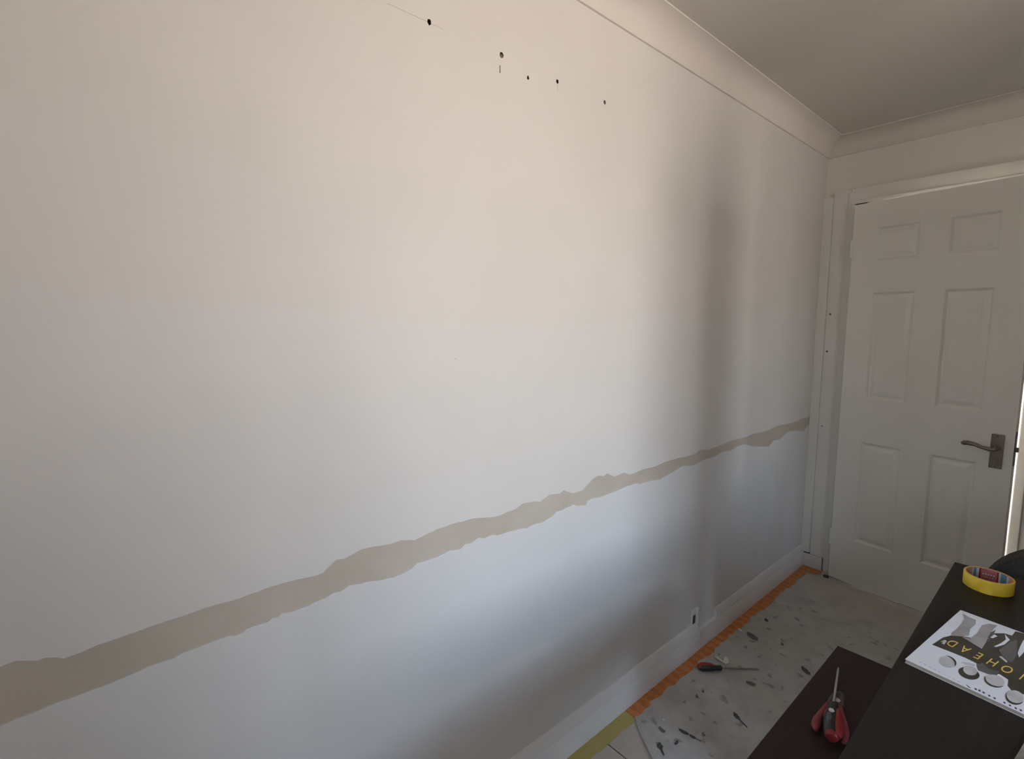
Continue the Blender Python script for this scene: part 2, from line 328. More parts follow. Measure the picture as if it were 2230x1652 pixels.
hw, hh, ym = (WIN_Y1 - WIN_Y0) / 2, WIN_Z1 - WIN_Z0, 0.0
MB().box(-0.03, 0.03, -hw, hw, 0, 0.05).box(-0.03, 0.03, -hw, hw, hh - 0.05, hh).box(-0.03, 0.03, -hw, -hw + 0.05, 0.05, hh - 0.05).box(-0.03, 0.03, hw - 0.05, hw, 0.05, hh - 0.05).box(-0.03, 0.03, -0.025, 0.025, 0.05, hh - 0.05).build('window_frame', 'upvc', wn)
MB().box(-0.004, 0.004, -hw + 0.05, -0.025, 0.05, hh - 0.05).build('pane', 'glass', wn)
MB().box(-0.004, 0.004, 0.025, hw - 0.05, 0.05, hh - 0.05).build('pane', 'glass', wn)
MB().box(-0.20, -0.03, -hw - 0.05, hw + 0.05, -0.025, 0.0, 0.004).build('window_sill', 'upvc', wn)

w2 = empty('fill_window', ((BW_X0 + BW_X1) / 2, ROOM_Y0 - 0.1, BW_Z0)); struct(w2, 'small white framed window added behind the camera for fill light', 'window')  # unseen window, added to bring fill light from behind
hw, hh = (BW_X1 - BW_X0) / 2, BW_Z1 - BW_Z0
MB().box(-hw, hw, -0.03, 0.03, 0, 0.045).box(-hw, hw, -0.03, 0.03, hh - 0.045, hh).box(-hw, -hw + 0.045, -0.03, 0.03, 0.045, hh - 0.045).box(hw - 0.045, hw, -0.03, 0.03, 0.045, hh - 0.045).build('window_frame', 'upvc', w2)
MB().box(-hw + 0.045, hw - 0.045, -0.004, 0.004, 0.045, hh - 0.045).build('pane', 'glass', w2)
MB().box(-hw - 0.04, hw + 0.04, 0.03, 0.15, -0.025, 0.0, 0.004).build('window_sill', 'upvc', w2)

# coving: concave quarter with a small lip at each edge
CD = 0.085
def cove_profile():
    p = [(0.0, CEIL), (0.0, CEIL - CD), (0.007, CEIL - CD), (0.0085, CEIL - CD + 0.004)]
    r_ = CD - 0.0085
    for k in range(1, 12):
        a = PI / 2 * k / 12
        p.append((CD - 0.0005 - (r_) * math.cos(a) , CEIL - CD + 0.0035 + (r_) * math.sin(a) - 0.0))
    p += [(CD - 0.004, CEIL - 0.0045), (CD, CEIL - 0.0045), (CD, CEIL)]
    return p
prof = cove_profile()
mb = MB(); mb.poly(prof, ROOM_Y1 - ROOM_Y0, 'y', ROOM_Y0)
struct(mb.build('trim_1', 'cove', loc=(0.0, 0.4, CEIL - CD), smooth=True), 'cream concave coving above the torn-border wall', 'coving')
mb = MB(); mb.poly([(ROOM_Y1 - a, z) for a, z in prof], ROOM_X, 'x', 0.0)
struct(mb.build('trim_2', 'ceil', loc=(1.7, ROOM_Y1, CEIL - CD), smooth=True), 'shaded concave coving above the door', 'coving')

# skirting board along the left wall, in two lengths with a plain patch between them
def skirt(y0, y1, h=0.125, d=0.019, x0=0.0):
    p = [(x0, 0.0), (x0 + d, 0.0), (x0 + d, h - 0.046), (x0 + d - 0.003, h - 0.041), (x0 + d - 0.003, h - 0.037), (x0 + d - 0.0055, h - 0.026), (x0 + d - 0.0105, h - 0.012), (x0 + 0.006, h - 0.003), (x0 + 0.004, h), (x0, h)]
    mb = MB(); mb.poly(p, y1 - y0, 'y', y0); return mb
SK = empty('baseboard_left', (0, 1.2, 0)); struct(SK, 'white moulded skirting board along the foot of the torn-border wall', 'skirting board')
def skp(mb, nm, m='gloss', **k):
    for v in mb.bm.verts: v.co -= SK.location
    return mb.build(nm, m, SK, **k)
skp(skirt(ROOM_Y0, 1.945), 'skirting_length', smooth=True)
mb = skirt(2.085, 3.135)
for v in mb.bm.verts:
    if v.co.y < 2.1: v.co.y += max(0.0, (v.co.z - 0.06)) * 0.35
skp(mb, 'skirting_length', smooth=True)
skp(MB().box(0, 0.017, 1.945, 2.10, 0, 0.088, 0.002), 'skirting_patch')
mb = skirt(0.92, ROOM_X, h=0.125)
for v in mb.bm.verts: v.co.x, v.co.y = v.co.y, ROOM_Y1 - v.co.x
struct(mb.build('baseboard_end', 'gloss', loc=(2.2, ROOM_Y1, 0), smooth=True), 'white skirting to the right of the door', 'skirting board')

# small outlet plate at the cut in the skirting
OP = empty('outlet_plate', (0.0, 1.925, 0.095)); tag(OP, 'small white plate with a dark slot at the cut in the skirting', 'outlet plate')
MB().box(0, 0.0045, -0.030, -0.020, 0.0, 0.095, 0.0008, 1).box(0, 0.014, 0.004, 0.018, -0.02, 0.098, 0.0015, 1).box(0, 0.0045, -0.020, 0.004, 0.0, 0.024, 0.0008, 1).box(0, 0.0045, -0.020, 0.004, 0.070, 0.095, 0.0008, 1).build('faceplate', 'gloss', OP)
MB().poly([(-0.020, 0.024), (0.004, 0.024), (0.004, 0.070), (-0.010, 0.070), (-0.020, 0.058)], 0.0022, 'x', 0.0004).build('slot', 'black', OP)

# ------------------------------------------------------------------ door, frame, hall beyond
YF = 3.140                                     # front of the architrave
def trim(n, mb, label, cat='door frame', m='frame'): return struct(mb.build(n, m), label, cat)
trim('trim_3', MB().box(0.0, 0.046, YF - 0.008, ROOM_Y1, 0.086, CEIL - 0.30, 0.003).box(0.046, 0.128, YF + 0.004, ROOM_Y1, 0.077, 2.118, 0.002).box(0.118, 0.150, YF - 0.002, ROOM_Y1, 0.0, 2.10, 0.003), 'white door frame upright in the corner, hinge side')
trim('trim_4', MB().box(0.0, 0.112, YF - 0.006, ROOM_Y1, 0.0, 0.076, 0.003), 'low white plinth block under the corner door frame upright')
trim('trim_5', MB().box(0.128, 0.95, YF + 0.002, ROOM_Y1, 2.052, 2.118, 0.004).box(0.128, 0.95, YF - 0.006, ROOM_Y1, 2.036, 2.056, 0.004), 'white door frame head above the door')
trim('trim_6', MB().box(0.846, 0.880, YF - 0.008, ROOM_Y1, 0.0, 2.05, 0.004).box(0.878, 0.925, YF, ROOM_Y1, 0.0, 2.118, 0.004), 'white door frame upright on the handle side')
trim('trim_7', MB().box(DX0, 0.152, ROOM_Y1, ROOM_Y1 + 0.12, 0, DZ).box(0.856, DX1, ROOM_Y1, ROOM_Y1 + 0.12, 0, DZ).box(0.152, 0.856, ROOM_Y1, ROOM_Y1 + 0.12, 2.036, DZ), 'white door lining through the wall thickness')
trim('trim_8', MB().box(0.151, 0.205, 3.137, ROOM_Y1 + 0.03, 0, 2.036).box(0.15, 0.50, 3.137, ROOM_Y1 + 0.03, 2.008, 2.036), 'white door stop added on the hinge side to block hall light')  # stops added to block hall light leaking past hinge and head
MB().box(0.010, 0.046, YF + 0.004, ROOM_Y1, 0.0765, 0.0862).build('gap_shade', 'black', bpy.data.objects['trim_3'])  # black block above the plinth, the slot's shade put into its colour
# screw holes in the upright
for i, (x, z, r_) in enumerate([(0.066, 1.464, 0.005), (0.063, 1.259, 0.005), (0.063, 0.837, 0.003)]):
    o = MB().tube([(x, YF + 0.0045, z), (x, YF + 0.0030, z)], r_, 8).build('screw_hole', 'holedark', bpy.data.objects['trim_3'])

ANG = -math.radians(7.8)
DR = empty('door_1', (0.162, 3.092, 0.0), ANG); struct(DR, 'white six-panel door standing ajar with lever handle', 'door')
DW, DH, DB = 0.686, 2.022, 0.008
cols_ = [(0.112, 0.288), (0.402, 0.572)]; rows_ = [(0.250, 0.792), (1.022, 1.568), (1.728, 1.892)]
lf = MB()
xs = [0.0, cols_[0][0], cols_[0][1], cols_[1][0], cols_[1][1], DW]; zs = [DB, rows_[0][0], rows_[0][1], rows_[1][0], rows_[1][1], rows_[2][0], rows_[2][1], DH]
vg = {}
def V(x, y, z):
    k = (round(x, 5), round(y, 5), round(z, 5))
    if k not in vg: vg[k] = lf.bm.verts.new(k)
    return vg[k]
for i in range(5):
    for j in range(7):
        if i in (1, 3) and j in (1, 3, 5): continue
        lf.bm.faces.new((V(xs[i], 0, zs[j]), V(xs[i + 1], 0, zs[j]), V(xs[i + 1], 0, zs[j + 1]), V(xs[i], 0, zs[j + 1])))
lf.box(0, DW, 0.0125, 0.038, DB, DH)
for x in (0, DW):
    lf.bm.faces.new((lf.bm.verts.new((x, 0, DB)), lf.bm.verts.new((x, 0, DH)), lf.bm.verts.new((x, 0.0125, DH)), lf.bm.verts.new((x, 0.0125, DB))))
for z in (DB, DH):
    lf.bm.faces.new((lf.bm.verts.new((0, 0, z)), lf.bm.verts.new((DW, 0, z)), lf.bm.verts.new((DW, 0.0125, z)), lf.bm.verts.new((0, 0.0125, z))))
leaf = lf.build('leaf', 'door', DR)
for j, (z0, z1) in enumerate(rows_):
    for i, (x0, x1) in enumerate(cols_):
        pm = MB(); prev = None
        for ins, dep in ((0, 0), (0.004, 0.003), (0.010, 0.0085), (0.016, 0.0095), (0.034, 0.0035), (0.040, 0.003)):
            ring = [pm.bm.verts.new(c_) for c_ in ((x0 + ins, dep, z0 + ins), (x1 - ins, dep, z0 + ins), (x1 - ins, dep, z1 - ins), (x0 + ins, dep, z1 - ins))]
            if prev:
                for k in range(4): pm.bm.faces.new((prev[k], prev[(k + 1) % 4], ring[(k + 1) % 4], ring[k]))
            prev = ring
        pm.bm.faces.new(prev)
        pm.build('panel', 'door', DR)
hp = MB().box(0.612, 0.655, -0.008, 0.0, 0.780, 0.932, 0.003).build('backplate', 'brass', DR)
lv = MB().tube([(0.634, -0.006, 0.872), (0.634, -0.046, 0.872)], 0.0095, 12)
lv.tube([(0.640, -0.046, 0.870), (0.620, -0.048, 0.868), (0.595, -0.048, 0.872), (0.570, -0.048, 0.880), (0.548, -0.047, 0.882), (0.530, -0.045, 0.879), (0.524, -0.044, 0.877)], [0.009, 0.0095, 0.008, 0.0085, 0.0105, 0.0095, 0.005], 12)
lv.build('lever', 'brass', hp, smooth=True)
for z in (0.788, 0.924): MB().tube([(0.6335, -0.0075, z), (0.6335, -0.0092, z)], 0.0035, 8).build('screw', 'darksteel', hp)
lt = MB().box(DW, DW + 0.0015, 0.006, 0.030, 0.80, 0.95).build('latch_plate', 'darksteel', DR)
MB().box(DW + 0.001, DW + 0.011, 0.008, 0.026, 0.862, 0.882, 0.002).build('latch_bolt', 'darksteel', lt)
for z in (0.24, 1.80): MB().tube([(-0.004, 0.0, z - 0.045), (-0.004, 0.0, z + 0.045)], 0.0055, 10).build('hinge', 'gloss', DR, smooth=True)

# hall beyond the door
h = MB().box(-0.7, 2.1, ROOM_Y1 + 1.5, ROOM_Y1 + 1.6, 0, CEIL).box(-0.8, -0.7, ROOM_Y1 + 0.12, ROOM_Y1 + 1.5, 0, CEIL).box(2.1, 2.2, ROOM_Y1 + 0.12, ROOM_Y1 + 1.5, 0, CEIL).box(-0.7, 2.1, ROOM_Y1 + 0.12, ROOM_Y1 + 1.5, CEIL, CEIL + 0.1)
struct(h.build('wall_hall', 'cove', loc=(0.7, ROOM_Y1 + 1.5, 0)), 'bright hall glimpsed past the edge of the door', 'wall')
struct(MB().box(-0.8, 2.2, ROOM_Y1 + 0.15, ROOM_Y1 + 1.6, -0.05, 0.0).build('floor_hall', 'tile', loc=(0.7, ROOM_Y1 + 0.8, 0)), 'hall floor beyond the door', 'floor')
HL = empty('hall_lamp', (0.95, ROOM_Y1 + 0.75, CEIL)); tag(HL, 'round ceiling lamp in the hall beyond the door', 'lamp')
MB().lathe([(0.0, 0.0), (0.06, 0.0), (0.06, -0.03), (0.02, -0.035), (0.012, -0.12), (0.0, -0.12)], 20).build('lamp_base', 'upvc', HL, smooth=True)
MB().lathe([(0.0, -0.30)] + [(0.09 * math.sin(a), -0.21 - 0.09 * math.cos(a)) for a in [PI * k / 12 for k in range(1, 12)]] + [(0.0, -0.12)], 24).build('lamp_globe', 'glow', HL, smooth=True)
hl = bpy.data.lights.new('hall_lamp_light', 'POINT'); hl.energy = 6; hl.color = (1.0, 0.90, 0.68); hl.shadow_soft_size = 0.1
ho = bpy.data.objects.new('hall_lamp_light', hl); col.objects.link(ho); ho.parent = HL; ho.location = (0, 0, -0.42)

# ------------------------------------------------------------------ tapes and dust sheet on the floor
def strip(name, m, x0, x1, y0, y1, z, rag=0.003, th=0.0006, step=0.02, tail=None):
    bm = bmesh.new(); n = max(2, int((y1 - y0) / step)); L_, R_ = [], []
    for k in range(n + 1):
        y = y0 + (y1 - y0) * k / n
        L_.append((x0 + random.uniform(-0.0008, 0.0008), y)); R_.append((x1 + random.uniform(-rag, rag), y + random.uniform(-0.004, 0.004)))
    lo = [[bm.verts.new((a, b_, z)) for a, b_ in s_] for s_ in (L_, R_)]; hi = [[bm.verts.new((a, b_, z + th + random.uniform(0, 0.0006))) for a, b_ in s_] for s_ in (L_, R_)]
    for k in range(n):
        bm.faces.new((hi[0][k], hi[0][k + 1], hi[1][k + 1], hi[1][k])); bm.faces.new((lo[0][k], lo[1][k], lo[1][k + 1], lo[0][k + 1]))
        bm.faces.new((lo[1][k], hi[1][k], hi[1][k + 1], lo[1][k + 1])); bm.faces.new((lo[0][k], lo[0][k + 1], hi[0][k + 1], hi[0][k]))
    for k in (0, n): bm.faces.new((lo[0][k], hi[0][k], hi[1][k], lo[1][k]))
    mb = MB.__new__(MB); mb.bm = bm
    if tail: tail(mb)
    return mb.build(name, m, loc=((x0 + x1) / 2, (y0 + y1) / 2, z))
tag(strip('floor_tape', 'yellowfloor', 0.0192, 0.070, 0.75, 1.435, 0.0, 0.003), 'dull yellow masking tape along the skirting at the bottom of the frame', 'tape')
def orange_tail(mb): mb.poly([(0.022, 3.095), (0.06, 3.06), (0.105, 3.062), (0.125, 3.085), (0.118, 3.128), (0.022, 3.131)], 0.001, 'z', 0.0022)
o = strip('floor_tape', 'orange', 0.0192, 0.066, 1.415, 3.10, 0.0016, 0.006, step=0.028, tail=orange_tail)
tag(o, 'long orange masking tape along the foot of the skirting', 'tape')
# a curled-up end of the orange tape
# plastic sheet
def noise2(x, y):
    return (math.sin(x * 9.1 + y * 3.3 + 1.0) * math.sin(y * 7.7 - x * 2.1) + 0.5 * math.sin(x * 21 + y * 17 + 2) * math.sin(y * 13 - x * 19 + 0.7))
bm = bmesh.new(); NX, NY = 70, 90; g = []
for j in range(NY + 1):
    row = []; fy = j / NY
    for i in range(NX + 1):
        fx = i / NX
        y = 0.55 + fy * (2.22 + 0.05 * math.sin(fx * 11) + 0.03 * math.sin(fx * 29)) 
        edge = 0.050 if y > 1.425 else 0.050 + (1.425 - y) * 1.28 + 0.008 * math.sin(y * 40)
        edge = min(edge, 0.58)
        x = edge + fx * ((0.66 if y < 1.5 else 0.66 + min(0.19, (y - 1.5) * 2)) - edge)
        zz = 0.0022 + 0.0016 * (1 + noise2(x * 2.2, y * 2.2)) * min(1, (x - 0.05) * 12)
        # folds running towards the window
        zz += 0.008 * math.exp(-((y - 1.372 + 0.10 * (x - 0.2)) / 0.012) ** 2) * (1 if x > 0.2 else 0.6) * (0.5 + 0.5 * math.sin(x * 25 + 1))
        if fx < 0.02 and y < 1.4: zz += 0.004
        row.append(bm.verts.new((x, y, zz)))
    g.append(row)
for j in range(NY):
    for i in range(NX): bm.faces.new((g[j][i], g[j][i + 1], g[j + 1][i + 1], g[j + 1][i]))
mb = MB.__new__(MB); mb.bm = bm
o = mb.build('dust_sheet', 'sheet', smooth=True, loc=(0.45, 1.8, 0))
tag(o, 'stained translucent plastic dust sheet spread over the floor', 'dust sheet')

# loose flakes and scraps on the sheet: (pixel u, v, length, width, heading px dx dy, material, label)
def flake(u, v, L_, W_, du, dv, m, label, tail=0.0, curl=0.004, z=0.004):
    p = on_plane(u, v, 2, z); p2 = on_plane(u + du, v + dv, 2, z); a = math.atan2(p2.y - p.y, p2.x - p.x)
    bm = bmesh.new(); n = 8; up_, lo_ = [], []
    for k in range(n + 1):
        f_ = k / n * 2 - 1; w_ = W_ * 0.5 * math.sqrt(max(0.03, 1 - f_ * f_)) * random.uniform(0.8, 1.15)
        x = f_ * L_ / 2; h_ = 0.0006 + curl * f_ * f_
        if tail and k > n * 0.5: w_ *= 0.35; x += tail * (k / n - 0.5) * 2
        for s_, lst in ((0.0, lo_), (0.0016, up_)): lst.append((bm.verts.new((x, -w_, h_ * 0.6 + s_)), bm.verts.new((x, w_, h_ + s_))))
    for k in range(n):
        bm.faces.new((up_[k][0], up_[k + 1][0], up_[k + 1][1], up_[k][1])); bm.faces.new((lo_[k][0], lo_[k][1], lo_[k + 1][1], lo_[k + 1][0]))
        bm.faces.new((lo_[k][0], lo_[k + 1][0], up_[k + 1][0], up_[k][0])); bm.faces.new((lo_[k][1], up_[k][1], up_[k + 1][1], lo_[k + 1][1]))
    for k in (0, n): bm.faces.new((lo_[k][0], up_[k][0], up_[k][1], lo_[k][1]))
    mb = MB.__new__(MB); mb.bm = bm
    o = mb.build('paint_flake', m); o.location = p; o.rotation_euler = (0, 0, a)
    return tag(o, label, 'flake', 'flakes lying on the dust sheet')
flake(1442, 1590, 0.026, 0.013, 7, 6, 'flakegrey', 'grey oval flake on the sheet near the end of the orange tape')
flake(1489, 1594, 0.036, 0.013, 9, 5, 'flake', 'long dark flake, left one of the pair lying end to end', curl=0.002)
flake(1511, 1606, 0.030, 0.012, 9, 5, 'flake', 'long dark flake, right one of the pair lying end to end', tail=0.010, curl=0.002)
flake(1438, 1627, 0.030, 0.020, 5, 12, 'flake', 'dark teardrop flake with a thin tail at the bottom edge of the frame', tail=0.02)
flake(1606, 1562, 0.040, 0.016, 10, 11, 'flake', 'dark flake with a long thin tail beside the dark bench', tail=0.03)
flake(1638, 1385, 0.060, 0.034, 9, 7, 'flakegrey', 'broad dull grey flake right of the orange tape', curl=0.001)
flake(1755, 1461, 0.050, 0.018, 8, 8, 'flake', 'dark pointed flake next to the left edge of the dark bench')
flake(1613, 1373, 0.024, 0.011, 8, 5, 'flakewhite', 'bright white flake touching the orange tape')
flake(1518, 1517, 0.014, 0.010, 3, 5, 'flakegrey', 'tiny grey speck below the floor screwdriver, lower of two')
flake(1531, 1506, 0.014, 0.009, 2, 5, 'flakegrey', 'tiny grey speck below the floor screwdriver, upper of two')
flake(1532, 1600, 0.014, 0.010, 3, 5, 'flakegrey', 'small grey speck right of the pair of long dark flakes')
flake(1445, 1568, 0.009, 0.006, 3, 3, 'flakewhite', 'tiny white speck near the end of the orange tape')
flake(1473, 1618, 0.020, 0.009, 9, -9, 'flake', 'small hooked dark flake below the pair of long dark flakes')
flake(1669, 1351, 0.024, 0.015, 5, 6, 'flake', 'small dark flake near the far half of the orange tape')
flake(1635, 1488, 0.034, 0.018, 9, 3, 'flakegrey', 'smudged grey flake below the tip of the floor screwdriver', curl=0.001)
flake(1704, 1403, 0.018, 0.010, 3, 6, 'flakegrey', 'small grey flake in the middle of the dust sheet')
# V-shaped scrap of white paper
sc = on_plane(1577, 1441, 2, 0.004)
mb = MB(); mb.poly([(-0.034, 0.020), (-0.022, 0.028), (-0.002, 0.004), (0.012, 0.026), (0.022, 0.020), (0.014, -0.012), (0.0, -0.016), (-0.012, -0.004)], 0.0012, 'z', 0)
for v in mb.bm.verts: v.co.z += abs(v.co.x) * 0.25 + 0.001
o = mb.build('paper_scrap', 'flakewhite'); o.location = sc; o.rotation_euler = (0, 0, YAW)
tag(o, 'white V-shaped paper scrap above the floor screwdriver', 'scrap')
# dark crumbs at the door foot
p = on_plane(1802, 1251, 2, 0.008)
tag(MB().poly([(-0.014, -0.006), (0.0, -0.012), (0.014, -0.004), (0.010, 0.008), (-0.008, 0.009)], 0.012, 'z', 0).build('debris_lump', 'flake', loc=None), 'small dark lump at the foot of the door hinge side', 'lump').location = (p.x, p.y - 0.02, 0.0)

# ------------------------------------------------------------------ screwdriver on the floor
pa, pb = on_plane(1521, 1453, 2, 0.018), on_plane(1652, 1456, 2, 0.010)
d = pb - pa; SD = empty('screwdriver', (pa.x, pa.y, 0.004), math.atan2(d.y, d.x)); LN = math.hypot(d.x, d.y)
tag(SD, 'red and black screwdriver lying on the dust sheet beside the tape', 'screwdriver')
hd = MB().tube([(0, 0, .014), (.004, 0, .014), (.012, 0, .0145), (.035, 0, .0145), (.055, 0, .014), (.068, 0, .0125), (.082, 0, .012), (.090, 0, .0125), (.094, 0, .012)], [.006, .0105, .0135, .0140, .0135, .0100, .0095, .0105, .008], 14).build('handle', 'black', SD, smooth=True)
MB().tube([(-.001, 0, .015), (.002, 0, .016), (.012, .004, .0185), (.035, .004, .0195), (.055, .003, .018), (.066, .002, .0155)], [.007, .0105, .0125, .0125, .0115, .005], 12).build('grip', 'red', hd, smooth=True)
MB().tube([(.092, 0, .012), (LN - .012, 0, .006), (LN, 0, .0055)], [.0032, .0032, .0022], 10).build('shaft', 'dullsteel', SD, smooth=True)

# ------------------------------------------------------------------ dark tables
def table(name, m, x0, x1, y0, y1, z, th, label, inset=0.05, apron=0.07, leg=0.05):
    T = empty(name, ((x0 + x1) / 2, (y0 + y1) / 2, 0)); tag(T, label, 'table'); hx, hy = (x1 - x0) / 2, (y1 - y0) / 2
    MB().box(-hx, hx, -hy, hy, z - th, z, 0.0025, 2).build('tabletop', m, T)
    MB().box(-hx + inset, hx - inset, -hy + inset, -hy + inset + 0.02, z - th - apron, z - th).box(-hx + inset, hx - inset, hy - inset - 0.02, hy - inset, z - th - apron, z - th).box(-hx + inset, -hx + inset + 0.02, -hy + inset + .02, hy - inset - .02, z - th - apron, z - th).box(hx - inset - 0.02, hx - inset, -hy + inset + .02, hy - inset - .02, z - th - apron, z - th).build('apron', m, T)
    for sx_ in (-1, 1):
        for sy_ in (-1, 1):
            cx_, cy_ = sx_ * (hx - inset - leg / 2 + 0.005), sy_ * (hy - inset - leg / 2 + 0.005)
            MB().box(cx_ - leg / 2, cx_ + leg / 2, cy_ - leg / 2, cy_ + leg / 2, 0.004, z - th, 0.002, 1).build('leg', m, T)
    return T
TZ, BZ = 0.77, 0.55
table('table', 'table', 0.830, 1.16, 0.62, 1.742, TZ, 0.030, 'tall dark brown table carrying the songbook and yellow tape roll', inset=0.09)
table('bench', 'table2', 0.645, 0.905, 0.42, 1.480, BZ, 0.026, 'low dark reddish bench holding the pliers, partly under the tall table', inset=0.04, apron=0.05, leg=0.04)['category'] = 'bench'

# ------------------------------------------------------------------ roll of yellow tape
TR = empty('tape_roll', (0.9065, 1.628, TZ)); tag(TR, 'roll of yellow masking tape with printed core on the dark table', 'tape roll')
TH = 0.031
MB().lathe([(0.0425, 0.0), (0.0453, 0.0), (0.0458, 0.001), (0.0458, TH - 0.001), (0.0453, TH), (0.0425, TH), (0.0425, 0.0)], 64).build('tape_winding', 'yellow', TR, smooth=True)
MB().lathe([(0.0405, 0.0002), (0.0425, 0.0002), (0.0425, TH + 0.0004), (0.0405, TH + 0.0004), (0.0405, 0.0002)], 64).build('cardboard_core', 'core', TR, smooth=True)
def core_print(a0, a1, m, nm='core_print', z0=0.0015, z1=0.0295, r_=0.0404):
    a0, a1 = math.radians(a0), math.radians(a1)
    MB().lathe([(r_ - 0.0001, z0), (r_, z0), (r_, z1), (r_ - 0.0001, z1), (r_ - 0.0001, z0)], max(4, int((a1 - a0) * 16)), a0=a0, a1=a1).build(nm, m, TR)
core_print(74, 116, 'corered'); core_print(69, 74, 'coredark'); core_print(116, 121, 'coredark')
core_print(121, 129, 'corepale'); core_print(129, 138, 'coreblue'); core_print(138, 143, 'corepale')
core_print(63, 69, 'corepale'); core_print(44, 63, 'coreblue'); core_print(36, 44, 'corepale')
for k in range(5): core_print(79 + k * 7, 83.5 + k * 7, 'corepale', 'core_lettering', 0.015, 0.0185, 0.04025)
for k in range(4): core_print(82 + k * 7, 86 + k * 7, 'corepale', 'core_lettering', 0.009, 0.0105, 0.04025)
MB().lathe([(0.0459, 0.0), (0.0463, 0.0), (0.0466, TH - 0.002), (0.0462, TH - 0.002), (0.0459, 0.0)], 8, a0=math.radians(258), a1=math.radians(285)).build('loose_end', 'yellow', TR)

# ------------------------------------------------------------------ songbook
BK_ROT = -math.radians(7.6)
BK = empty('songbook', (0.8425, 1.1338, TZ), BK_ROT); tag(BK, 'white songbook with gold lettering lying upside down on the dark table', 'book')
BW, BH, BT = 0.229, 0.300, 0.0075
MB().box(0.001, BW - 0.0005, 0.0015, BH - 0.0015, 0.0008, BT - 0.0008).build('pages', 'pages', BK)
MB().box(0, BW, 0, BH, BT - 0.0008, BT, 0.0003, 1).build('front_cover', 'paperwhite', BK)
MB().box(0, BW, 0, BH, 0, 0.0008, 0.0003, 1).build('back_cover', 'paperwhite', BK)
ca, sa = math.cos(-BK_ROT), math.sin(-BK_ROT)
def bk(u, v):
    p = on_plane(u, v, 2, TZ + BT); x, y = p.x - 0.8425, p.y - 1.1338
    return (x * ca - y * sa, x * sa + y * ca)
def zb(p): return bk(1950 + p[0] * 280 / 1652, 1320 + p[1] * 280 / 1652)
def ink(nm, m, pts, h_=0.00012, lift=0.0, extra=(), label=None):
    P = [zb(p) for p in pts] + list(extra)
    P = [(min(max(x, 0.001), BW - 0.001), min(max(y, 0.001), BH - 0.001)) for x, y in P]
    o = MB().poly(P, h_, 'z', BT + lift).build(nm, m, BK)
    if label: o['label'] = label
    return o
D0 = [(1652, 1130), (1500, 1090), (1440, 1020), (1450, 940), (1340, 870), (1200, 860), (1040, 730), (900, 660), (700, 580), (470, 490)]
ink('cover_print', 'inkblack', [(470, 490), (540, 445), (610, 400), (720, 372), (850, 380), (960, 400), (1110, 545), (1180, 420), (1270, 345), (1400, 345), (1500, 375), (1540, 320), (1650, 345)], extra=[(0.225, 0.262), (0.225, 0.085)] + [zb(p) for p in D0[:-1]], label='dark group photograph on the cover')
ink('cover_print', 'inkgrey', [(865, 90), (930, 130), (1035, 175), (1030, 230), (960, 290), (945, 375), (850, 385), (715, 375), (720, 340), (790, 290), (850, 220), (885, 160)], lift=0.00010)
ink('cover_print', 'inkgrey', [(1110, 245), (1200, 222), (1310, 245), (1260, 290), (1200, 380), (1170, 450), (1110, 545), (1000, 480), (850, 387), (960, 412), (1050, 350), (1090, 280)], lift=0.00020)
ink('cover_print', 'inkdark', [(1190, 390), (1225, 340), (1290, 300), (1240, 400), (1180, 470)], lift=0.00026)
ink('cover_print', 'paperwhite', [(1265, 515), (1360, 470), (1420, 425), (1405, 355), (1470, 430), (1400, 490), (1300, 520)], lift=0.00018)
ink('cover_print', 'paperwhite', [(1220, 400), (1270, 360), (1310, 385), (1250, 410)], lift=0.00032)
ink('cover_print', 'paperwhite', [(1690, 400), (1640, 440), (1600, 520), (1570, 600), (1590, 655), (1640, 600), (1690, 520)], lift=0.00018)
ink('cover_print', 'inkdark', [(1040, 740), (1120, 730), (1200, 800), (1340, 840), (1300, 890), (1190, 870), (1060, 820)], lift=0.00014)
ink('cover_print', 'inkdark', [(1330, 560), (1480, 450), (1560, 430), (1560, 620), (1500, 720), (1400, 690)], lift=0.00014)
ink('cover_print', 'inklight', [(1330, 645), (1360, 640), (1440, 710), (1425, 722)], lift=0.00030)
ink('cover_print', 'inklight', [(845, 715), (930, 720), (1020, 745), (1015, 770), (900, 745)], lift=0.00012)
def oval(cx, cy, rx, ry, m, lift, a0=0, a1=360, inner=None, rot=0.28):
    pts = []
    for k in range(25):
        a = math.radians(a0 + (a1 - a0) * k / 24); x, y = rx * math.cos(a), ry * math.sin(a)
        pts.append((cx + x * math.cos(rot) - y * math.sin(rot), cy + x * math.sin(rot) + y * math.cos(rot)))
    if inner:
        for k in range(24, -1, -1):
            a = math.radians(a0 + (a1 - a0) * k / 24); f_ = inner + (1 - inner) * abs(k / 12 - 1) ** 2; x, y = rx * f_ * math.cos(a), ry * f_ * math.sin(a)
            pts.append((cx + x * math.cos(rot) - y * math.sin(rot), cy + x * math.sin(rot) + y * math.cos(rot)))
    else: pts.pop()
    ink('cover_print', m, pts, lift=lift)
oval(668, 712, 112, 70, 'inklight', 0.00010); oval(668, 712, 118, 76, 'inkblack', 0.00022, -110, 30, 0.74)
oval(945, 860, 140, 74, 'inkblack', 0.00014); oval(960, 825, 92, 58, 'inklight', 0.00028)
oval(1275, 955, 132, 74, 'inklight', 0.00022); oval(1275, 958, 138, 80, 'inkblack', 0.00034, 20, 200, 0.74)
oval(1535, 1165, 116, 84, 'inklight', 0.00022); oval(1535, 1170, 122, 92, 'inkblack', 0.00034, 10, 200, 0.74)
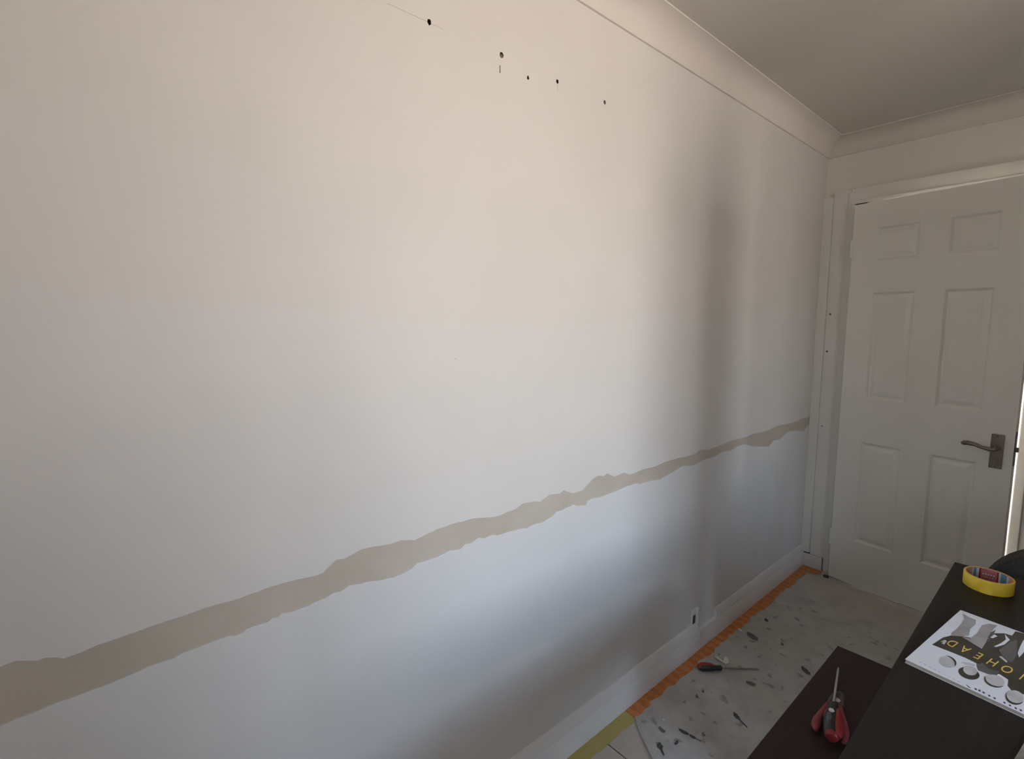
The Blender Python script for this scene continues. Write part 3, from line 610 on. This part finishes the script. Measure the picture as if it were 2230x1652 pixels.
# small caps along the head of the cover, too small to read
for k, (x, y) in enumerate([(1030, 1065), (1080, 1085), (1132, 1110), (1205, 1150), (1275, 1183), (1400, 1240), (1470, 1275), (1545, 1310), (1610, 1337), (1680, 1370), (1740, 1400), (1800, 1430)]):
    ink('cover_lettering', 'inkblack', [(x - 16, y - 20), (x + 12, y - 10), (x + 18, y + 10), (x - 8, y + 4)], lift=0.0)
ink('cover_lettering', 'inkdark', [(905, 1003), (920, 1005), (965, 1046), (950, 1048)])
for k in range(9):
    x, y = 300 + k * 62, 705 + k * 31
    ink('cover_lettering', 'inklight', [(x, y), (x + 34, y + 14), (x + 40, y + 26), (x + 6, y + 12)])
# gold title, head towards the camera
def text_mesh(body, size, spacing):
    cu = bpy.data.curves.new('lettering', 'FONT'); cu.body = body; cu.size = size; cu.space_character = spacing; cu.extrude = 0.00015
    o = bpy.data.objects.new('lettering', cu); col.objects.link(o)
    bpy.context.view_layer.update()
    me = bpy.data.meshes.new_from_object(o.evaluated_get(bpy.context.evaluated_depsgraph_get()))
    bpy.data.objects.remove(o, do_unlink=True); return me
PX = {'D': (2073, 1401), 'A': (2104, 1411), 'E': (2136, 1424), 'H': (2165, 1440), 'O': (2198, 1457), 'I': (2226, 1473)}
seq = [('D', 0), ('A', 1), ('E', 2), ('H', 3), ('O', 4), ('I', 5), ('D', 6), ('A', 7), ('R', 8)]
x0_, y0_ = bk(*PX['D']); x5_, y5_ = bk(*PX['I'])
for ch, k in seq:
    me = text_mesh(ch, 0.030, 1.0)
    xsn = [v.co.x for v in me.vertices]; cxn = (min(xsn) + max(xsn)) / 2; ysn = [v.co.y for v in me.vertices]; cyn = (min(ysn) + max(ysn)) / 2
    for v in me.vertices: v.co.x = (v.co.x - cxn) * 0.62; v.co.y = (v.co.y - cyn) * 1.35
    me.materials.append(M['gold']); o = bpy.data.objects.new('title_letter', me); col.objects.link(o); o.parent = BK
    f_ = k / 5; o.location = (x0_ + (x5_ - x0_) * f_, y0_ + (y5_ - y0_) * f_, BT + 0.0006); o.rotation_euler = (0, 0, PI - 0.06)
# small swirl mark left of the title
ink('cover_print', 'inklight', [(575, 452), (640, 430), (660, 450), (625, 490), (590, 470), (625, 455)], lift=0.0003)

# ------------------------------------------------------------------ pliers with the screwdriver lying across them
def bz(u, v, z): return on_plane(u, v, 2, z)
PLp = bz(1817, 1548, BZ + 0.012)
PL = empty('pliers', (PLp.x, PLp.y, BZ)); tag(PL, 'red-handled pliers under the screwdriver on the low dark bench', 'pliers')
def loc_(o, u, v, z): p = bz(u, v, BZ + z); return (p.x - o.location.x, p.y - o.location.y, z)
def ptube(o, pts, rad, nm, m, flat=0.75, par=None): return MB().tube([loc_(o, *p) for p in pts], rad, 12, flat=flat).build(nm, m, par or o, smooth=True)
ptube(PL, [(1777, 1590, .012), (1776, 1580, .012), (1780, 1566, .012), (1790, 1548, .011), (1800, 1535, .010), (1808, 1527, .010)], [.004, .0088, .0085, .0052, .0045, .004], 'handle', 'redmuted')
ptube(PL, [(1838, 1617, .010), (1838, 1608, .010), (1840, 1592, .011), (1838, 1572, .011), (1832, 1550, .011), (1828, 1532, .010)], [.004, .0078, .0080, .0062, .0052, .0045], 'handle', 'redmuted')
jw = ptube(PL, [(1806, 1534, .010), (1814, 1524, .010), (1820, 1514, .009), (1824, 1506, .008)], [.006, .0095, .007, .0035], 'jaw', 'darksteel')
ptube(PL, [(1832, 1540, .010), (1832, 1526, .010), (1832, 1514, .009), (1829, 1506, .008)], [.006, .0095, .007, .0035], 'jaw', 'darksteel')
pv = Vector(loc_(PL, 1822, 1530, .012)); MB().tube([pv, pv + Vector((0, 0, .008))], .007, 14).build('pivot', 'steel', PL, smooth=True)

S0, S1, S2 = bz(1811, 1606, BZ + 0.020), bz(1815, 1532, BZ + 0.036), bz(1826, 1454, BZ + 0.006)
SV = empty('screwdriver', (S0.x, S0.y, BZ)); tag(SV, 'red and grey screwdriver with steel shaft resting on the pliers', 'screwdriver')
a_ = S0 - Vector((S0.x, S0.y, BZ)); b_ = S1 - Vector((S0.x, S0.y, BZ)); c_ = S2 - Vector((S0.x, S0.y, BZ))
def lerp(p, q, f_): return p + (q - p) * f_
ax_ = (b_ - a_).normalized(); sd_ = ax_.cross(Vector((0, 0, 1))).normalized(); nv = sd_.cross(ax_)
hl_ = [0, .04, .12, .3, .5, .68, .8, .9, 1.0]; rr = [.007, .0125, .0155, .0165, .0160, .0135, .0110, .0105, .0075]
hnd = MB().tube([lerp(a_, b_, f_) for f_ in hl_], rr, 16, upv=nv).build('handle', 'black', SV, smooth=True)
MB().tube([lerp(a_, b_, f_) + nv * .0055 - sd_ * .003 for f_ in (.16, .22, .4, .55, .62)], [.006, .0098, .0108, .0095, .006], 14, upv=nv).build('grip_panel', 'greyp', hnd, smooth=True)
MB().tube([lerp(a_, b_, f_) + sd_ * .0085 + nv * .0045 for f_ in (.02, .12, .3, .5, .7, .82)], [.006, .0105, .0120, .0112, .0080, .004], 14, upv=nv).build('grip', 'red', hnd, smooth=True)
MB().tube([lerp(a_, b_, f_) - sd_ * .011 for f_ in (.30, .45, .6, .74)], [.003, .005, .005, .003], 10, upv=nv).build('grip', 'red', hnd, smooth=True)
MB().tube([lerp(a_, b_, f_) + nv * .001 for f_ in (-.04, -.02, .05, .13)], [.005, .0100, .0135, .0120], 16, upv=nv).build('end_cap', 'red', hnd, smooth=True)
mk_ = lerp(a_, b_, .62) + nv * .0128 - sd_ * .003
MB().tube([mk_, mk_ + nv * .0022], .0056, 6, upv=ax_).build('white_badge', 'flakewhite', hnd)
MB().tube([lerp(b_, c_, f_) for f_ in (-.05, .9, 1.0)], [.0030, .0030, .0018], 12).build('shaft', 'steel', SV, smooth=True)

# ------------------------------------------------------------------ charcoal chair behind the table
AC = empty('chair', (1.12, 2.10, 0)); tag(AC, 'charcoal upholstered chair whose rounded back shows behind the tape roll', 'chair')
CR, HWX, CT = 0.18, 0.25, 0.828
out = [(-HWX, 0.40), (HWX, 0.40)] + [(HWX - CR + CR * math.cos(a), CT - CR + CR * math.sin(a)) for a in [PI / 2 * k / 12 for k in range(13)]] + [(-HWX + CR - CR * math.sin(a), CT - CR + CR * math.cos(a)) for a in [PI / 2 * k / 12 for k in range(13)]]
mb = MB(); mb.poly(out, 0.075, 'y', -0.265)
bmesh.ops.bevel(mb.bm, geom=[e_ for e_ in mb.bm.edges if any(len(f_.verts) > 4 for f_ in e_.link_faces)], offset=0.022, segments=4, affect='EDGES', profile=0.5)
mb.build('backrest', 'sofa', AC, smooth=True)
MB().box(-0.25, 0.25, -0.20, 0.27, 0.36, 0.47, 0.035, 4).build('seat', 'sofa', AC, smooth=True)
for sx_ in (-1, 1):
    for sy_ in (-1, 1): MB().tube([(sx_ * .22, sy_ * .21, .004), (sx_ * .215, sy_ * .20, .37)], [.013, .019], 12).build('leg', 'table', AC)

# grey cloth at the near edge of the table
mb = MB(); bm = mb.bm; g = []
for j in range(13):
    row = []
    for i in range(13):
        x, y = i / 12 * 0.20, j / 12 * 0.20
        z = 0.004 + 0.010 * (1 + math.sin(i * 0.9 + j * 0.4) * math.sin(j * 0.8 - i * .3)) * min(1, min(i, 12 - i, j, 12 - j) / 2)
        row.append(bm.verts.new((x, y, z)))
    g.append(row)
for j in range(12):
    for i in range(12): bm.faces.new((g[j][i], g[j][i + 1], g[j + 1][i + 1], g[j + 1][i]))
bot = [bm.verts.new((v.co.x, v.co.y, 0.0005)) for v in (g[0] + [r_[-1] for r_ in g[1:]] + g[-1][-2::-1] + [r_[0] for r_ in g[-2:0:-1]])]
top = g[0] + [r_[-1] for r_ in g[1:]] + g[-1][-2::-1] + [r_[0] for r_ in g[-2:0:-1]]
for k in range(len(bot)): bm.faces.new((bot[k], bot[(k + 1) % len(bot)], top[(k + 1) % len(bot)], top[k]))
bm.faces.new(bot[::-1])
o = mb.build('cleaning_cloth', 'rag', smooth=True); o.location = (0.984, 0.87, TZ); o.rotation_euler = (0, 0, -0.13)
tag(o, 'crumpled grey cloth at the bottom right corner of the frame', 'cloth')

# ------------------------------------------------------------------ out of frame: blockers added to shade the walls
RC = empty('carpet_roll_blocker', (1.45, 2.0, 0)); RC.location = (1.37, 1.525, 0); tag(RC, 'rolled-up brown carpet standing on end beside the table, added to shade the wall', 'carpet roll')  # unseen roll, added to cast the tall soft shadow on the wall
sp = []
for k in range(161):
    a = 2 * PI * 5 * k / 160; sp.append(((0.06 + 0.10 * k / 160) * math.cos(a), (0.06 + 0.10 * k / 160) * math.sin(a)))
mb = MB(); bm = mb.bm
lo = [bm.verts.new((x, y, 0.004)) for x, y in sp]; hi = [bm.verts.new((x * .97, y * .97, 1.92 + 0.03 * math.sin(i * .05))) for i, (x, y) in enumerate(sp)]
for k in range(160): bm.faces.new((lo[k], lo[k + 1], hi[k + 1], hi[k]))
mb.build('carpet', 'carpet', RC, smooth=True)
WB = empty('wardrobe_blocker', (2.05, 2.21, 0)); tag(WB, 'tall plain dark wooden cupboard added out of frame to shade the door', 'wardrobe_blocker')  # unseen, added to keep window light off the door wall
MB().box(-0.30, 0.30, -0.48, 0.48, 0.004, 2.02, 0.006).build('carcass', 'table2', WB)
for sy_ in (-1, 1):
    dr_ = MB().box(-0.322, -0.30, min(0, sy_ * 0.47) + 0.004, max(0, sy_ * 0.47) - 0.004, 0.07, 2.0, 0.003).build('wardrobe_door', 'table2', WB)
    MB().tube([(-0.35, sy_ * 0.05, 0.95), (-0.35, sy_ * 0.05, 1.10)], 0.006, 10).tube([(-0.35, sy_ * 0.05, 0.955), (-0.32, sy_ * 0.05, 0.955)], 0.005, 8).tube([(-0.35, sy_ * 0.05, 1.095), (-0.32, sy_ * 0.05, 1.095)], 0.005, 8).build('handle', 'dullsteel', dr_)

def carton(x0, x1, y0, y1, z0, z1, label):  # unseen boxes, added to darken the lower left wall
    B = empty('cardboard_box_blocker', ((x0 + x1) / 2, (y0 + y1) / 2, z0)); tag(B, label, 'box', 'cartons added out of frame to shade the wall'); hx, hy, h_ = (x1 - x0) / 2, (y1 - y0) / 2, z1 - z0
    MB().box(-hx, hx, -hy, hy, 0, h_ - 0.004, 0.002, 1).build('carton', 'card', B)
    for s_ in (-1, 1): MB().box(min(0, s_ * hx) + 0.001, max(0, s_ * hx) - 0.001, -hy, hy, h_ - 0.004, h_ - 0.0005).build('flap', 'card', B)
    MB().box(-0.025, 0.025, -hy, hy, h_ - 0.0005, h_).build('packing_tape', 'core', B)
carton(1.46, 1.88, 0.02, 0.62, 0.0, 0.46, 'brown cardboard box, bottom of the taller stack added right of the camera for shade')
carton(1.47, 1.87, 0.03, 0.61, 0.46, 0.90, 'brown cardboard box, middle of the taller stack added right of the camera for shade')
carton(1.48, 1.86, 0.05, 0.60, 0.90, 1.32, 'brown cardboard box, top of the taller stack added right of the camera for shade')
carton(1.48, 1.90, 0.66, 1.16, 0.0, 0.48, 'brown cardboard box, bottom of the shorter stack added right of the camera for shade')
carton(1.50, 1.88, 0.68, 1.15, 0.48, 0.72, 'brown cardboard box, top of the shorter stack added right of the camera for shade')

BC = empty('bookcase_blocker', (2.10, 0.125, 0)); tag(BC, 'tall empty pine shelves added out of frame to shade the left wall', 'bookcase_blocker')  # unseen, added to dim the near end of the left wall
MB().box(-0.15, 0.15, -0.40, -0.38, 0.0, 2.05, 0.001, 1).build('side_panel', 'card', BC); MB().box(-0.15, 0.15, 0.38, 0.40, 0.0, 2.05, 0.001, 1).build('side_panel', 'card', BC)
MB().box(-0.15, -0.142, -0.38, 0.38, 0.0, 2.05).build('back_panel', 'card', BC)
for k in range(6): MB().box(-0.14, 0.148, -0.38, 0.38, 0.06 + k * 0.39, 0.08 + k * 0.39).build('shelf', 'card', BC)
